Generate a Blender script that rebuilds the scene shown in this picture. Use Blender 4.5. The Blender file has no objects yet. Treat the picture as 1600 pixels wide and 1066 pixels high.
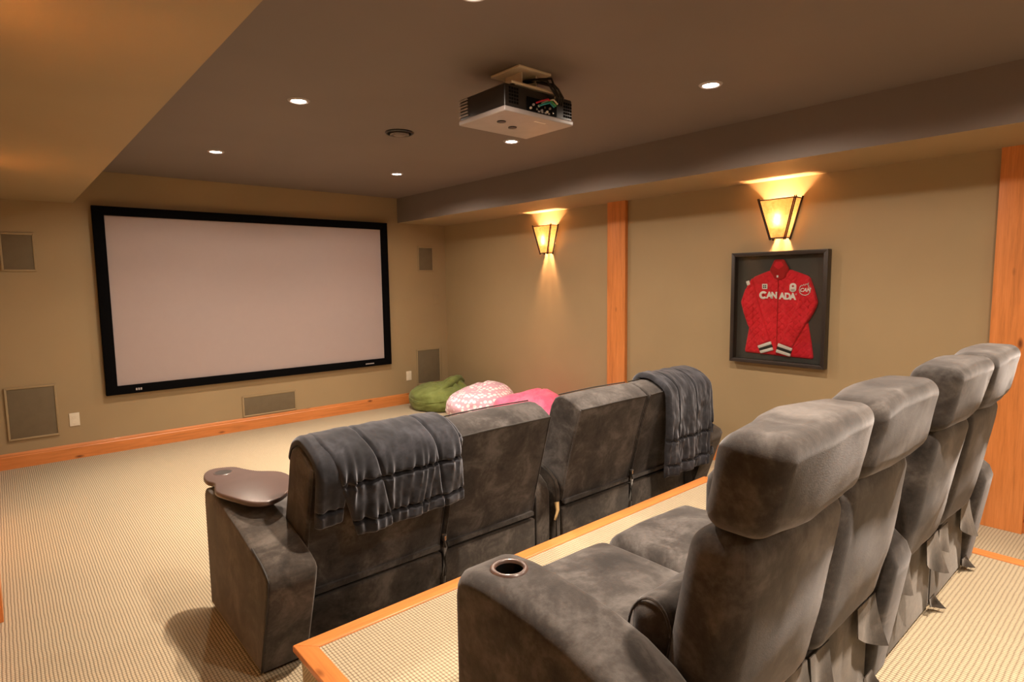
import bpy, bmesh, math, random
from mathutils import Vector, Matrix, noise
random.seed(7)
sc = bpy.context.scene
COL = sc.collection
PI = math.pi

# ------------------------------------------------------------------ camera
# axes: right wall is X=0, screen wall is Y=0 (room towards -X, -Y), floor Z=0
cam_d = bpy.data.cameras.new('camera')
cam = bpy.data.objects.new('camera', cam_d); COL.objects.link(cam)
yaw, pit, rol = 0.7152, -0.0994, -0.0134
F = Vector((math.sin(yaw)*math.cos(pit), math.cos(yaw)*math.cos(pit), math.sin(pit)))
R0 = Vector((math.cos(yaw), -math.sin(yaw), 0)); U0 = R0.cross(F)
Rr = math.cos(rol)*R0 + math.sin(rol)*U0
Ur = -math.sin(rol)*R0 + math.cos(rol)*U0
M = Matrix((( Rr.x, Ur.x, -F.x, -4.3916), (Rr.y, Ur.y, -F.y, -6.3351), (Rr.z, Ur.z, -F.z, 1.4843), (0,0,0,1)))
cam.matrix_world = M
cam_d.sensor_width = 36; cam_d.lens = 928.95/1600*36; cam_d.clip_start = 0.02
sc.camera = cam

# ------------------------------------------------------------------ world, exposure
w = bpy.data.worlds.new('world'); sc.world = w; w.use_nodes = True
w.node_tree.nodes['Background'].inputs[0].default_value = (0.02, 0.02, 0.02, 1)
w.node_tree.nodes['Background'].inputs[1].default_value = 0.1
sc.view_settings.view_transform = 'Standard'; sc.view_settings.look = 'None'
sc.view_settings.gamma = 1.0; sc.view_settings.use_curve_mapping = False
sc.view_settings.exposure = 0.25
CAN_WIDE, CAN_MID, CAN_BEAM, CAN_COL = 26.0, 75.0, 190.0, (1.0, 0.82, 0.65)
SCONCE_W, SCONCE_COL = 240.0, (1.0, 0.50, 0.23)

# ------------------------------------------------------------------ materials
def new_mat(name):
    m = bpy.data.materials.new(name); m.use_nodes = True
    nt = m.node_tree; b = nt.nodes['Principled BSDF']
    return m, nt, b
def node(nt, t, **kw):
    n = nt.nodes.new(t)
    for k, v in kw.items():
        if k in n.inputs.keys() if hasattr(n.inputs, 'keys') else False: n.inputs[k].default_value = v
        else: setattr(n, k, v)
    return n
def coords(nt, scale=(1,1,1), rot=(0,0,0)):
    tc = nt.nodes.new('ShaderNodeTexCoord'); mp = nt.nodes.new('ShaderNodeMapping')
    mp.inputs['Scale'].default_value = scale; mp.inputs['Rotation'].default_value = rot
    nt.links.new(tc.outputs['Object'], mp.inputs['Vector'])
    return mp.outputs['Vector']
def noise_n(nt, vec, scale, detail=4, rough=.55, dist=0):
    n = nt.nodes.new('ShaderNodeTexNoise'); n.inputs['Scale'].default_value = scale
    n.inputs['Detail'].default_value = detail; n.inputs['Roughness'].default_value = rough
    n.inputs['Distortion'].default_value = dist; nt.links.new(vec, n.inputs['Vector'])
    return n.outputs['Fac']
def ramp(nt, fac, stops):
    r = nt.nodes.new('ShaderNodeValToRGB'); e = r.color_ramp.elements
    while len(e) < len(stops): e.new(.5)
    for el, (p, c) in zip(e, stops): el.position = p; el.color = (*c, 1)
    nt.links.new(fac, r.inputs['Fac']); return r.outputs['Color']
def bump(nt, b, h, strength, dist=.01):
    n = nt.nodes.new('ShaderNodeBump'); n.inputs['Strength'].default_value = strength
    n.inputs['Distance'].default_value = dist
    nt.links.new(h, n.inputs['Height']); nt.links.new(n.outputs['Normal'], b.inputs['Normal'])
def mix(nt, a, b_, fac, mode='MIX'):
    n = nt.nodes.new('ShaderNodeMix'); n.data_type = 'RGBA'; n.blend_type = mode
    for s, v in ((n.inputs[6], a), (n.inputs[7], b_)):
        if isinstance(v, tuple): s.default_value = (*v, 1)
        else: nt.links.new(v, s)
    if isinstance(fac, float): n.inputs[0].default_value = fac
    else: nt.links.new(fac, n.inputs[0])
    return n.outputs[2]
def math_n(nt, op, a, b_=None):
    n = nt.nodes.new('ShaderNodeMath'); n.operation = op
    for i, v in enumerate((a, b_)):
        if v is None: continue
        if isinstance(v, (int, float)): n.inputs[i].default_value = v
        else: nt.links.new(v, n.inputs[i])
    return n.outputs[0]

def plain(name, col, rough=.5, metal=0, spec=.5, coat=0, var=1.0):
    m, nt, b = new_mat(name)
    v = coords(nt); f = noise_n(nt, v, 14, 3)
    c = ramp(nt, f, [(.3, tuple(x*(1-.07*var) for x in col)), (.7, tuple(min(1, x*(1+.05*var)) for x in col))])
    nt.links.new(c, b.inputs['Base Color'])
    b.inputs['Roughness'].default_value = rough; b.inputs['Metallic'].default_value = metal
    b.inputs['Specular IOR Level'].default_value = spec
    if coat: b.inputs['Coat Weight'].default_value = coat; b.inputs['Coat Roughness'].default_value = .15
    return m
def paint(name, col, rough=.55):
    m, nt, b = new_mat(name)
    v = coords(nt); f = noise_n(nt, v, 1.3, 3)
    nt.links.new(ramp(nt, f, [(.3, tuple(x*.96 for x in col)), (.7, tuple(x*1.04 for x in col))]), b.inputs['Base Color'])
    b.inputs['Roughness'].default_value = rough; b.inputs['Specular IOR Level'].default_value = .35
    bump(nt, b, noise_n(nt, v, 260, 2), .06, .002)
    return m
def suede(name, c0, c1, c2, sheen=.35, tint=(1, .95, .9), scale=5):
    m, nt, b = new_mat(name)
    v = coords(nt)
    big = noise_n(nt, v, scale, 5, .62, .6)
    fine = noise_n(nt, v, 60, 3, .6)
    f = math_n(nt, 'ADD', math_n(nt, 'MULTIPLY', big, .82), math_n(nt, 'MULTIPLY', fine, .18))
    nt.links.new(ramp(nt, f, [(.34, c0), (.5, c1), (.66, c2)]), b.inputs['Base Color'])
    b.inputs['Roughness'].default_value = .85; b.inputs['Specular IOR Level'].default_value = .2
    b.inputs['Sheen Weight'].default_value = sheen; b.inputs['Sheen Roughness'].default_value = .45
    b.inputs['Sheen Tint'].default_value = (*tint, 1)
    bump(nt, b, noise_n(nt, v, 350, 2), .25, .0015)
    return m
def wood(name, axis, c=(.62, .218, .058)):
    m, nt, b = new_mat(name)
    st = [26, 26, 26]; st['xyz'.index(axis)] = 1.6
    v = coords(nt, tuple(st))
    g = noise_n(nt, v, 1.6, 6, .65, .4)
    g2 = noise_n(nt, v, 6, 3)
    gg = math_n(nt, 'ADD', math_n(nt, 'MULTIPLY', g, .75), math_n(nt, 'MULTIPLY', g2, .25))
    base = ramp(nt, gg, [(.3, tuple(x*.72 for x in c)), (.5, c), (.72, (min(1, c[0]*1.18), c[1]*1.25, c[2]*1.4))])
    ks = [7, 7, 7]; ks['xyz'.index(axis)] = 2.6
    kv = coords(nt, tuple(ks))
    vo = nt.nodes.new('ShaderNodeTexVoronoi'); vo.inputs['Scale'].default_value = 1.0
    nt.links.new(kv, vo.inputs['Vector'])
    kf = ramp(nt, vo.outputs['Distance'], [(.035, (1,1,1)), (.11, (0,0,0))])
    col = mix(nt, base, (.16, .045, .012), kf)
    nt.links.new(col, b.inputs['Base Color'])
    b.inputs['Roughness'].default_value = .38; b.inputs['Coat Weight'].default_value = .15
    bump(nt, b, g, .05, .002)
    return m
def carpet(name, px=.0125, py=.0155):
    m, nt, b = new_mat(name)
    tc = nt.nodes.new('ShaderNodeTexCoord'); sp = nt.nodes.new('ShaderNodeSeparateXYZ')
    nv = nt.nodes.new('ShaderNodeTexNoise'); nv.inputs['Scale'].default_value = 9; nt.links.new(tc.outputs['Object'], nv.inputs['Vector'])
    nt.links.new(tc.outputs['Object'], sp.inputs[0])
    wob = math_n(nt, 'MULTIPLY', math_n(nt, 'SUBTRACT', nv.outputs['Fac'], .5), .006)
    x = math_n(nt, 'ADD', sp.outputs[0], wob); y = math_n(nt, 'ADD', math_n(nt, 'ADD', sp.outputs[1], sp.outputs[2]), wob)
    sx = math_n(nt, 'ABSOLUTE', math_n(nt, 'SINE', math_n(nt, 'MULTIPLY', x, PI/px)))
    sy = math_n(nt, 'ABSOLUTE', math_n(nt, 'SINE', math_n(nt, 'MULTIPLY', y, PI/py)))
    h = math_n(nt, 'MULTIPLY', math_n(nt, 'POWER', sx, .55), math_n(nt, 'ADD', math_n(nt, 'MULTIPLY', math_n(nt, 'POWER', sy, .6), .7), .3))
    f2 = noise_n(nt, tc.outputs['Object'], 130, 3)
    hh = math_n(nt, 'ADD', math_n(nt, 'MULTIPLY', h, .8), math_n(nt, 'MULTIPLY', f2, .28))
    nt.links.new(ramp(nt, hh, [(.3, (.17, .132, .085)), (.62, (.41, .335, .225)), (.95, (.54, .45, .31))]), b.inputs['Base Color'])
    b.inputs['Roughness'].default_value = .95; b.inputs['Specular IOR Level'].default_value = .1
    b.inputs['Sheen Weight'].default_value = .15
    bump(nt, b, hh, .6, .006)
    return m
def emit(name, col, s):
    m = bpy.data.materials.new(name); m.use_nodes = True; nt = m.node_tree
    nt.nodes.remove(nt.nodes['Principled BSDF'])
    e = nt.nodes.new('ShaderNodeEmission'); e.inputs[0].default_value = (*col, 1); e.inputs[1].default_value = s
    nt.links.new(e.outputs[0], nt.nodes['Material Output'].inputs[0]); return m
def amber_glass(name):
    m = bpy.data.materials.new(name); m.use_nodes = True; nt = m.node_tree
    nt.nodes.remove(nt.nodes['Principled BSDF'])
    v = coords(nt); f = noise_n(nt, v, 30, 4, .6, .8)
    c = ramp(nt, f, [(.3, (.92, .62, .34)), (.7, (1.0, .88, .66))])
    t = nt.nodes.new('ShaderNodeBsdfTranslucent'); d = nt.nodes.new('ShaderNodeBsdfDiffuse')
    nt.links.new(c, t.inputs[0]); nt.links.new(c, d.inputs[0])
    mx = nt.nodes.new('ShaderNodeMixShader'); mx.inputs[0].default_value = .12
    nt.links.new(t.outputs[0], mx.inputs[1]); nt.links.new(d.outputs[0], mx.inputs[2])
    nt.links.new(mx.outputs[0], nt.nodes['Material Output'].inputs[0]); return m
def clear_glass(name):
    m = bpy.data.materials.new(name); m.use_nodes = True; nt = m.node_tree
    nt.nodes.remove(nt.nodes['Principled BSDF'])
    t = nt.nodes.new('ShaderNodeBsdfTransparent'); g = nt.nodes.new('ShaderNodeBsdfGlossy'); g.inputs['Roughness'].default_value = .03
    fr = nt.nodes.new('ShaderNodeFresnel'); fr.inputs[0].default_value = 1.25
    v = coords(nt); f = noise_n(nt, v, 3, 2)
    nt.links.new(ramp(nt, f, [(.3, (.93, .95, .94)), (.7, (.97, .98, .97))]), t.inputs[0])
    mx = nt.nodes.new('ShaderNodeMixShader'); nt.links.new(fr.outputs[0], mx.inputs[0])
    nt.links.new(t.outputs[0], mx.inputs[1]); nt.links.new(g.outputs[0], mx.inputs[2])
    nt.links.new(mx.outputs[0], nt.nodes['Material Output'].inputs[0]); return m
def dotted(name):
    m, nt, b = new_mat(name)
    v = coords(nt, (1,1,1))
    vo = nt.nodes.new('ShaderNodeTexVoronoi'); vo.inputs['Scale'].default_value = 21; vo.inputs['Randomness'].default_value = .35
    nt.links.new(v, vo.inputs['Vector'])
    f = ramp(nt, vo.outputs['Distance'], [(.38, (1,1,1)), (.46, (0,0,0))])
    nt.links.new(mix(nt, (.60, .36, .46), (.88, .78, .80), f), b.inputs['Base Color'])
    b.inputs['Roughness'].default_value = .8; b.inputs['Sheen Weight'].default_value = .2
    return m

WALL = paint('wall_paint', (.35, .262, .148))
CEIL = paint('ceiling_paint', (.19, .155, .138), .6)
CARPET = carpet('loop_carpet')
WX, WY, WZ = wood('fir_x', 'x'), wood('fir_y', 'y'), wood('fir_z', 'z')
SUEDE = suede('suede', (.011, .009, .008), (.038, .0325, .0295), (.096, .087, .082), .27, (.95, .95, 1), 6.5)
SUEDE_D = suede('suede_under', (.012, .0095, .0078), (.041, .033, .0275), (.102, .086, .074), .27, (1, .95, .9), 6.5)
PIPE = plain('piping', (.022, .019, .017), .7)
VELVET = suede('velvet', (.006, .0062, .0078), (.014, .0143, .018), (.032, .033, .041), .38, (.85, .88, 1), 9)
BLACKF = plain('black_velour', (.003, .003, .0035), .9, spec=.05)
SCREENM = plain('screen_fabric', (.40, .335, .33), .85, spec=.1, var=.15)
WHITEP = plain('ivory_plastic', (.75, .68, .55), .4)
GRILLE = plain('grille_cloth', (.155, .120, .072), .8)
DARKP = plain('dark_plastic', (.022, .019, .018), .35)
TRAYM = plain('tray_brown', (.085, .052, .045), .32, spec=.6, coat=.4)
SILVER = plain('silver_plastic', (.42, .38, .38), .4)
CHROME = plain('chrome', (.6, .58, .56), .2, 1.0)
BRONZE = plain('bronze_iron', (.020, .010, .006), .6, .2)
HOLE = plain('hole_black', (.004, .004, .004), .7, spec=.1)
MOUNTM = plain('mount_white', (.72, .64, .52), .5)
AMBER = amber_glass('amber_glass')
GLASS = clear_glass('clear_glass')
BULB = emit('bulb_glow', (1.0, .78, .45), 60)
LENS = emit('downlight_glow', (1.0, .86, .72), 25)
GREEN = suede('green_bag', (.135, .165, .045), (.175, .215, .062), (.22, .265, .085), .2, (1, 1, .9), 8)
PINK = suede('pink_bag', (.68, .10, .20), (.80, .15, .27), (.88, .22, .34), .2, (1, .9, .9), 8)
BLUE = suede('blue_bag', (.10, .14, .30), (.14, .19, .38), (.19, .25, .47), .2, (.9, .95, 1), 8)
DOTS = dotted('dotted_bag')
RED = suede('red_jacket', (.58, .012, .022), (.68, .018, .034), (.76, .03, .05), .15, (1, .8, .8), 14)
RED_D = suede('red_collar', (.34, .008, .012), (.40, .012, .016), (.46, .018, .022), .1, (1, .8, .8), 14)
WHITE = plain('white_felt', (.82, .78, .74), .8)
MATB = plain('mat_board', (.055, .050, .045), .85)
BROWNF = plain('dark_frame', (.026, .019, .017), .35)
CORDR, CORDT, CORDG = plain('red_plug', (.6, .02, .05), .5), plain('teal_plug', (.02, .3, .32), .5), plain('green_plug', (.05, .4, .1), .5)
GOLD = plain('tan_cord', (.45, .30, .13), .6)

# ------------------------------------------------------------------ mesh helpers
def wloc(o):
    v = Vector((0,0,0))
    while o: v += o.location; o = o.parent
    return v
class MB:
    def __init__(s): s.v, s.f, s.m = [], [], []
    def add(s, vs, fs, mi=0):
        n = len(s.v); s.v += [tuple(x) for x in vs]; s.f += [tuple(i+n for i in q) for q in fs]; s.m += [mi]*len(fs); return s
    def box(s, x0, x1, y0, y1, z0, z1, mi=0):
        a = [(x, y, z) for z in (z0, z1) for y in (y0, y1) for x in (x0, x1)]
        return s.add(a, [(0,2,3,1), (4,5,7,6), (0,1,5,4), (2,6,7,3), (0,4,6,2), (1,3,7,5)], mi)
    def tube(s, pts, r, n=8, mi=0, closed=False):
        P = [Vector(p) for p in pts]; rings = []
        up = Vector((0,0,1))
        for i, p in enumerate(P):
            if closed: t = (P[(i+1) % len(P)] - P[i-1])
            else: t = P[min(i+1, len(P)-1)] - P[max(i-1, 0)]
            t = t.normalized() if t.length > 1e-9 else Vector((0,0,1))
            a = t.cross(up)
            if a.length < .05: a = t.cross(Vector((1,0,0)))
            a.normalize(); b = t.cross(a)
            rr = r[i] if isinstance(r, (list, tuple)) else r
            rings.append([p + rr*(math.cos(2*PI*k/n)*a + math.sin(2*PI*k/n)*b) for k in range(n)])
        vs = [q for ring in rings for q in ring]; fs = []
        m = len(P)
        for i in range(m if closed else m-1):
            j = (i+1) % m
            for k in range(n): fs.append((i*n+k, i*n+(k+1) % n, j*n+(k+1) % n, j*n+k))
        if not closed: fs += [tuple(range(n))[::-1], tuple((m-1)*n+k for k in range(n))]
        return s.add(vs, fs, mi)
    def lathe(s, c, prof, n=24, mi=0, axis='z', ring=False):
        # prof: (radius, height) list
        vs = []; fs = []
        for r, h in prof:
            for k in range(n):
                a = 2*PI*k/n; p = (r*math.cos(a), r*math.sin(a), h)
                if axis == 'x': p = (h, r*math.cos(a), r*math.sin(a))
                if axis == 'y': p = (r*math.cos(a), h, r*math.sin(a))
                vs.append((c[0]+p[0], c[1]+p[1], c[2]+p[2]))
        for i in range(len(prof)-1):
            for k in range(n): fs.append((i*n+k, i*n+(k+1) % n, (i+1)*n+(k+1) % n, (i+1)*n+k))
        if ring:
            q = len(prof)-1
            for k in range(n): fs.append((q*n+k, q*n+(k+1) % n, (k+1) % n, k))
        else: fs += [tuple(range(n))[::-1], tuple((len(prof)-1)*n+k for k in range(n))]
        return s.add(vs, fs, mi)
    def rbox(s, c, h, r, k=3, m=(4,4,4), fn=None, mi=0):
        def axis(hh, mm):
            ins = hh - r; o = []
            for i in range(k): o.append(-hh + r*(1-math.cos(PI/2*i/k)) if False else -ins - r*math.tan(PI/4*(1-i/k)))
            o += [-ins + 2*ins*i/mm for i in range(mm+1)]
            for i in range(1, k+1): o.append(ins + r*math.tan(PI/4*i/k))
            return o
        ax = [axis(h[i], m[i]) for i in range(3)]; N = [len(a) for a in ax]
        idx = {}; vs = []; fs = []
        def vid(i, j, l):
            if (i, j, l) in idx: return idx[(i, j, l)]
            p = Vector((ax[0][i], ax[1][j], ax[2][l]))
            q = Vector([max(-(h[t]-r), min(h[t]-r, p[t])) for t in range(3)])
            d = p - q; d = d.normalized()*r if d.length > 1e-9 else d
            p = q + d
            if fn: p = Vector(fn(p))
            idx[(i, j, l)] = len(vs); vs.append((p.x+c[0], p.y+c[1], p.z+c[2])); return idx[(i, j, l)]
        for i in range(N[0]-1):
            for j in range(N[1]-1):
                fs.append((vid(i,j,0), vid(i,j+1,0), vid(i+1,j+1,0), vid(i+1,j,0)))
                l = N[2]-1; fs.append((vid(i,j,l), vid(i+1,j,l), vid(i+1,j+1,l), vid(i,j+1,l)))
        for i in range(N[0]-1):
            for l in range(N[2]-1):
                fs.append((vid(i,0,l), vid(i+1,0,l), vid(i+1,0,l+1), vid(i,0,l+1)))
                j = N[1]-1; fs.append((vid(i,j,l), vid(i,j,l+1), vid(i+1,j,l+1), vid(i+1,j,l)))
        for j in range(N[1]-1):
            for l in range(N[2]-1):
                fs.append((vid(0,j,l), vid(0,j,l+1), vid(0,j+1,l+1), vid(0,j+1,l)))
                i = N[0]-1; fs.append((vid(i,j,l), vid(i,j+1,l), vid(i,j+1,l+1), vid(i,j,l+1)))
        return s.add(vs, fs, mi)
    def rprism(s, prof, x0, x1, r, k=3, mi=0, axis='x', mid=1, fn=None):
        # prof: closed loop in the plane across `axis` (y,z for x; x,z for y; x,y for z); rounded at both ends by r
        P = [Vector(p) for p in prof]; n = len(P)
        area = sum(P[i].x*P[(i+1) % n].y - P[(i+1) % n].x*P[i].y for i in range(n))
        if area < 0: P.reverse()
        nor = []
        for i in range(n):
            e1 = (P[i]-P[i-1]); e2 = (P[(i+1) % n]-P[i])
            n1 = Vector((e1.y, -e1.x)).normalized(); n2 = Vector((e2.y, -e2.x)).normalized()
            b = n1+n2; b = b.normalized() if b.length > 1e-6 else n1
            nor.append(b/max(.6, b.dot(n1)))
        secs = []
        for i in range(k+1):
            a = PI/2*i/k; secs.append((x0 + r*(1-math.sin(a)), r*(1-math.cos(PI/2-a))))
        L = []
        for i in range(k+1):
            a = PI/2*i/k; L.append((x0 + r*(1-math.cos(a)), r*(1-math.sin(a))))
        mids = [(x0+r + (x1-x0-2*r)*i/mid, 0) for i in range(1, mid)]
        Rr_ = [(x0+x1-x, ins) for x, ins in reversed(L)]
        secs = L + mids + Rr_
        vs = []; fs = []
        for x, ins in secs:
            for p, q in zip(P, nor):
                u = p - q*ins
                t = {'x': (x, u.x, u.y), 'y': (u.x, x, u.y), 'z': (u.x, u.y, x)}[axis]
                if fn: t = fn(t)
                vs.append(t)
        for i in range(len(secs)-1):
            for j in range(n): fs.append((i*n+j, i*n+(j+1) % n, (i+1)*n+(j+1) % n, (i+1)*n+j))
        fs += [tuple(range(n))[::-1], tuple((len(secs)-1)*n+j for j in range(n))]
        if axis == 'y': fs = [q[::-1] for q in fs]
        return s.add(vs, fs, mi)
    def build(s, name, mat, parent=None, smooth=None, loc=None):
        me = bpy.data.meshes.new(name)
        off = Vector(loc) if loc is not None else Vector((0,0,0))
        base = off + (wloc(parent) if parent else Vector((0,0,0))) if loc is None or parent is None else off
        if parent is not None and loc is None: base = wloc(parent)
        me.from_pydata([(x-base.x, y-base.y, z-base.z) for x, y, z in s.v], [], s.f); me.update()
        bm = bmesh.new(); bm.from_mesh(me); bmesh.ops.recalc_face_normals(bm, faces=bm.faces); bm.to_mesh(me); bm.free()
        for mm in (mat if isinstance(mat, (list, tuple)) else [mat]): me.materials.append(mm)
        for p, mi in zip(me.polygons, s.m): p.material_index = mi
        if smooth is not None:
            for p in me.polygons: p.use_smooth = True
            me.set_sharp_from_angle(angle=math.radians(smooth))
        o = bpy.data.objects.new(name, me); COL.objects.link(o)
        if parent is not None: o.parent = parent
        elif loc is not None: o.location = loc
        return o
def tag(o, label, cat=None, group=None, kind=None):
    o['label'] = label
    if cat: o['category'] = cat
    if group: o['group'] = group
    if kind: o['kind'] = kind
    return o
def thing(name, loc, label, cat, group=None):
    o = bpy.data.objects.new(name, None); COL.objects.link(o); o.location = loc
    o.empty_display_size = .05
    return tag(o, label, cat, group)
def struct(o, label=None):
    o['kind'] = 'structure'
    if label: o['label'] = label
    return o
def smoothloop(pts, sub=4):
    n = len(pts); out = []
    for i in range(n):
        p0, p1, p2, p3 = [Vector(pts[(i+d) % n]) for d in (-1, 0, 1, 2)]
        for k in range(sub):
            t = k/sub
            out.append(.5*((2*p1) + (p2-p0)*t + (2*p0-5*p1+4*p2-p3)*t*t + (3*p1-p0-3*p2+p3)*t**3))
    return out
def fillet(pts, rad, k=3):
    n = len(pts); out = []
    for i in range(n):
        p, a, b = Vector(pts[i]), Vector(pts[i-1]), Vector(pts[(i+1) % n])
        r = rad[i] if isinstance(rad, (list, tuple)) else rad
        if r <= 0: out.append(p); continue
        d1, d2 = (a-p), (b-p); r1 = min(r, d1.length*.45, d2.length*.45)
        s, e = p+d1.normalized()*r1, p+d2.normalized()*r1
        for q in range(k+1):
            t = q/k; out.append((1-t)**2*s + 2*t*(1-t)*p + t*t*e)
    return out

# ------------------------------------------------------------------ setting
ZC, ZS = 2.488, 2.2
XL, YR = -4.50, -9.0
XSR, XSL = -0.679, -3.822
struct(MB().box(XL, 0, YR, 0, -.1, 0).build('floor', CARPET), 'beige ribbed loop carpet floor')
struct(MB().box(XL, 0, YR, 0, ZC, ZC+.1).build('ceiling', CEIL), 'dark taupe painted ceiling')
struct(MB().box(XL, 0, 0, .12, 0, ZC).build('wall_front', WALL), 'olive tan wall behind the projection screen')
struct(MB().box(0, .12, YR, .12, 0, ZC).build('wall_right', WALL), 'olive tan wall carrying the sconces and framed jacket')
struct(MB().box(XL-.12, XL, YR, .12, 0, ZC).build('wall_left', WALL))
struct(MB().box(XL, 0, YR-.12, YR, 0, ZC).build('wall_back', WALL))
def soffit(name, x0, x1, face):
    mb = MB(); mb.box(x0, x1, YR, 0, ZS, ZC, 0)
    # faces order: bottom, top, y0, y1, x0, x1
    mb.m = [0, 0, 0, 0, 1, 1]
    return struct(mb.build(name, [WALL, CEIL]))
soffit('soffit_right', XSR, 0, -1)['label'] = 'boxed ceiling drop along the sconce wall, dark face and tan underside'
soffit('soffit_left', XL, XSL, 1)['label'] = 'tan boxed ceiling drop at the upper left'

def base_profile(t=.016, h=.13):
    return [(0, 0), (t, 0), (t, h-.032), (t-.004, h-.026), (t-.004, h-.018), (t-.009, h-.006), (t-.011, h), (0, h)]
def baseboard(name, side, a, b):
    mb = MB(); pr = base_profile()
    if side == 'front': mb.rprism([(-p[0], p[1]) for p in pr], a, b, .0005, 1)
    if side == 'right':
        mb.rprism([(-p[0], p[1]) for p in pr], a, b, .0005, 1, axis='y')
    if side == 'left':
        mb.rprism([(XL+p[0], p[1]) for p in pr], a, b, .0005, 1, axis='y')
    return struct(mb.build(name, WX if side == 'front' else WY, smooth=30))
baseboard('baseboard_front', 'front', XL, -.016)['label'] = 'knotty orange fir baseboard under the screen'
# columns of the right and left walls
COLS = [(-2.905, -2.696), (-5.765, -5.559)]
n = 0
prev = 0
for i, (ya, yb) in enumerate(COLS):
    baseboard('baseboard_right', 'right', yb, prev-.001); prev = ya
baseboard('baseboard_right', 'right', YR, prev)
baseboard('baseboard_left', 'left', YR, 0)
for (ya, yb), lab in zip(COLS, ('narrow orange fir post between the two sconces', 'wide orange fir post at the right edge behind the rear seats')):
    n += 1
    mb = MB(); mb.rprism(fillet([(-.04, ya), (0, ya), (0, yb), (-.04, yb)], .003, 2), 0, ZS, .001, 1, axis='z')
    struct(mb.build('trim_%d' % n, WZ, smooth=30), lab)
for (ya, yb) in ((-2.93, -2.72), (-5.78, -5.56)):
    n += 1
    mb = MB(); mb.rprism(fillet([(XL, ya), (XL+.036, ya), (XL+.036, yb), (XL, yb)], .003, 2), 0, ZS, .001, 1, axis='z')
    struct(mb.build('trim_%d' % n, WZ, smooth=30), 'orange fir post on the left wall')

# riser
RX0, RX1, RY, RH = -3.677, -0.965, -4.293, 0.198
riser = bpy.data.objects.new('riser_platform', None); COL.objects.link(riser); riser.location = (-2.3, RY, 0)
struct(riser, 'carpeted riser platform edged with orange fir nosing')
MB().box(RX0+.022, RX1-.022, YR, RY-.022, 0, RH-.004).build('carpet_deck', CARPET, riser)
NW = .068
def nosing(pts, mat):
    mb = MB(); mb.rprism(pts, RH-.026, RH+.002, .006, 3, axis='z'); return mb.build('nosing', mat, riser, smooth=40)
nosing([(RX0, RY), (RX0+NW, RY-NW), (RX1-NW, RY-NW), (RX1, RY)], WX)
nosing([(RX0, RY), (RX0, YR), (RX0+NW, YR), (RX0+NW, RY-NW)], WY)
nosing([(RX1, RY), (RX1-NW, RY-NW), (RX1-NW, YR), (RX1, YR)], WY)

# ------------------------------------------------------------------ downlights
def downlight(x, y, label):
    t = thing('downlight', (x, y, ZC), label, 'downlight', 'recessed ceiling downlights')
    MB().lathe((x, y, ZC), [(.040, -.001), (.040, -.006), (.046, -.009), (.056, -.006), (.060, -.001)], 28).build('trim_ring', CEIL if False else SILVER, t, smooth=40)
    MB().lathe((x, y, ZC), [(.039, -.0005), (.039, -.004), (.030, -.006), (.012, -.007)], 24).build('lens', LENS, t, smooth=40)
    for en, ang, bl in ((CAN_WIDE, 166, .3), (CAN_MID, 132, 1.0), (CAN_BEAM, 76, 1.0)):
        ld = bpy.data.lights.new('downlight_lamp', 'SPOT'); ld.energy = en; ld.color = CAN_COL
        ld.spot_size = math.radians(ang); ld.spot_blend = bl; ld.shadow_soft_size = .03
        lo = bpy.data.objects.new('downlight_lamp', ld); COL.objects.link(lo); lo.parent = t; lo.location = (0, 0, -.045)
DL = {(0,0): 'lit ceiling downlight nearest the screen, on the left side', (0,1): 'lit ceiling downlight nearest the screen, beside the round vent on the right',
      (1,0): 'bright ceiling downlight above the left end of the screen, second from the wall', (1,1): 'small ceiling downlight showing just below the projector',
      (2,0): 'downlight cut by the top edge of the picture above the projector', (2,1): 'bright ceiling downlight right of the projector near the dark soffit',
      (3,0): 'ceiling downlight over the rear row, left side', (3,1): 'ceiling downlight over the rear row, right side',
      (4,0): 'ceiling downlight at the back of the room, left side', (4,1): 'ceiling downlight at the back of the room, right side'}
for j, y in enumerate((-1.43, -3.037, -4.61, -6.2, -7.8)):
    for i, x in enumerate((-3.05, -1.507)): downlight(x, y, DL[(j, i)])

# round ceiling vent
vt = thing('ceiling_vent', (-2.26, -2.762, ZC), 'round dark ceiling air vent with concentric rings', 'vent')
MB().lathe((-2.26, -2.762, ZC), [(.092, -.0005), (.095, -.006), (.088, -.012), (.080, -.010), (.078, -.001)], 36).build('outer_ring', DARKP, vt, smooth=40)
MB().lathe((-2.26, -2.762, ZC), [(.078, -.0005), (.078, -.002)], 32).build('backing', HOLE, vt)
MB().lathe((-2.26, -2.762, ZC), [(.060, -.003), (.064, -.016), (.056, -.020), (.050, -.012)], 32).build('middle_ring', SILVER if False else CEIL, vt, smooth=40)
MB().lathe((-2.26, -2.762, ZC), [(.034, -.003), (.040, -.018), (.030, -.024), (.010, -.026)], 28).build('centre_disc', CEIL, vt, smooth=40)

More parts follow.
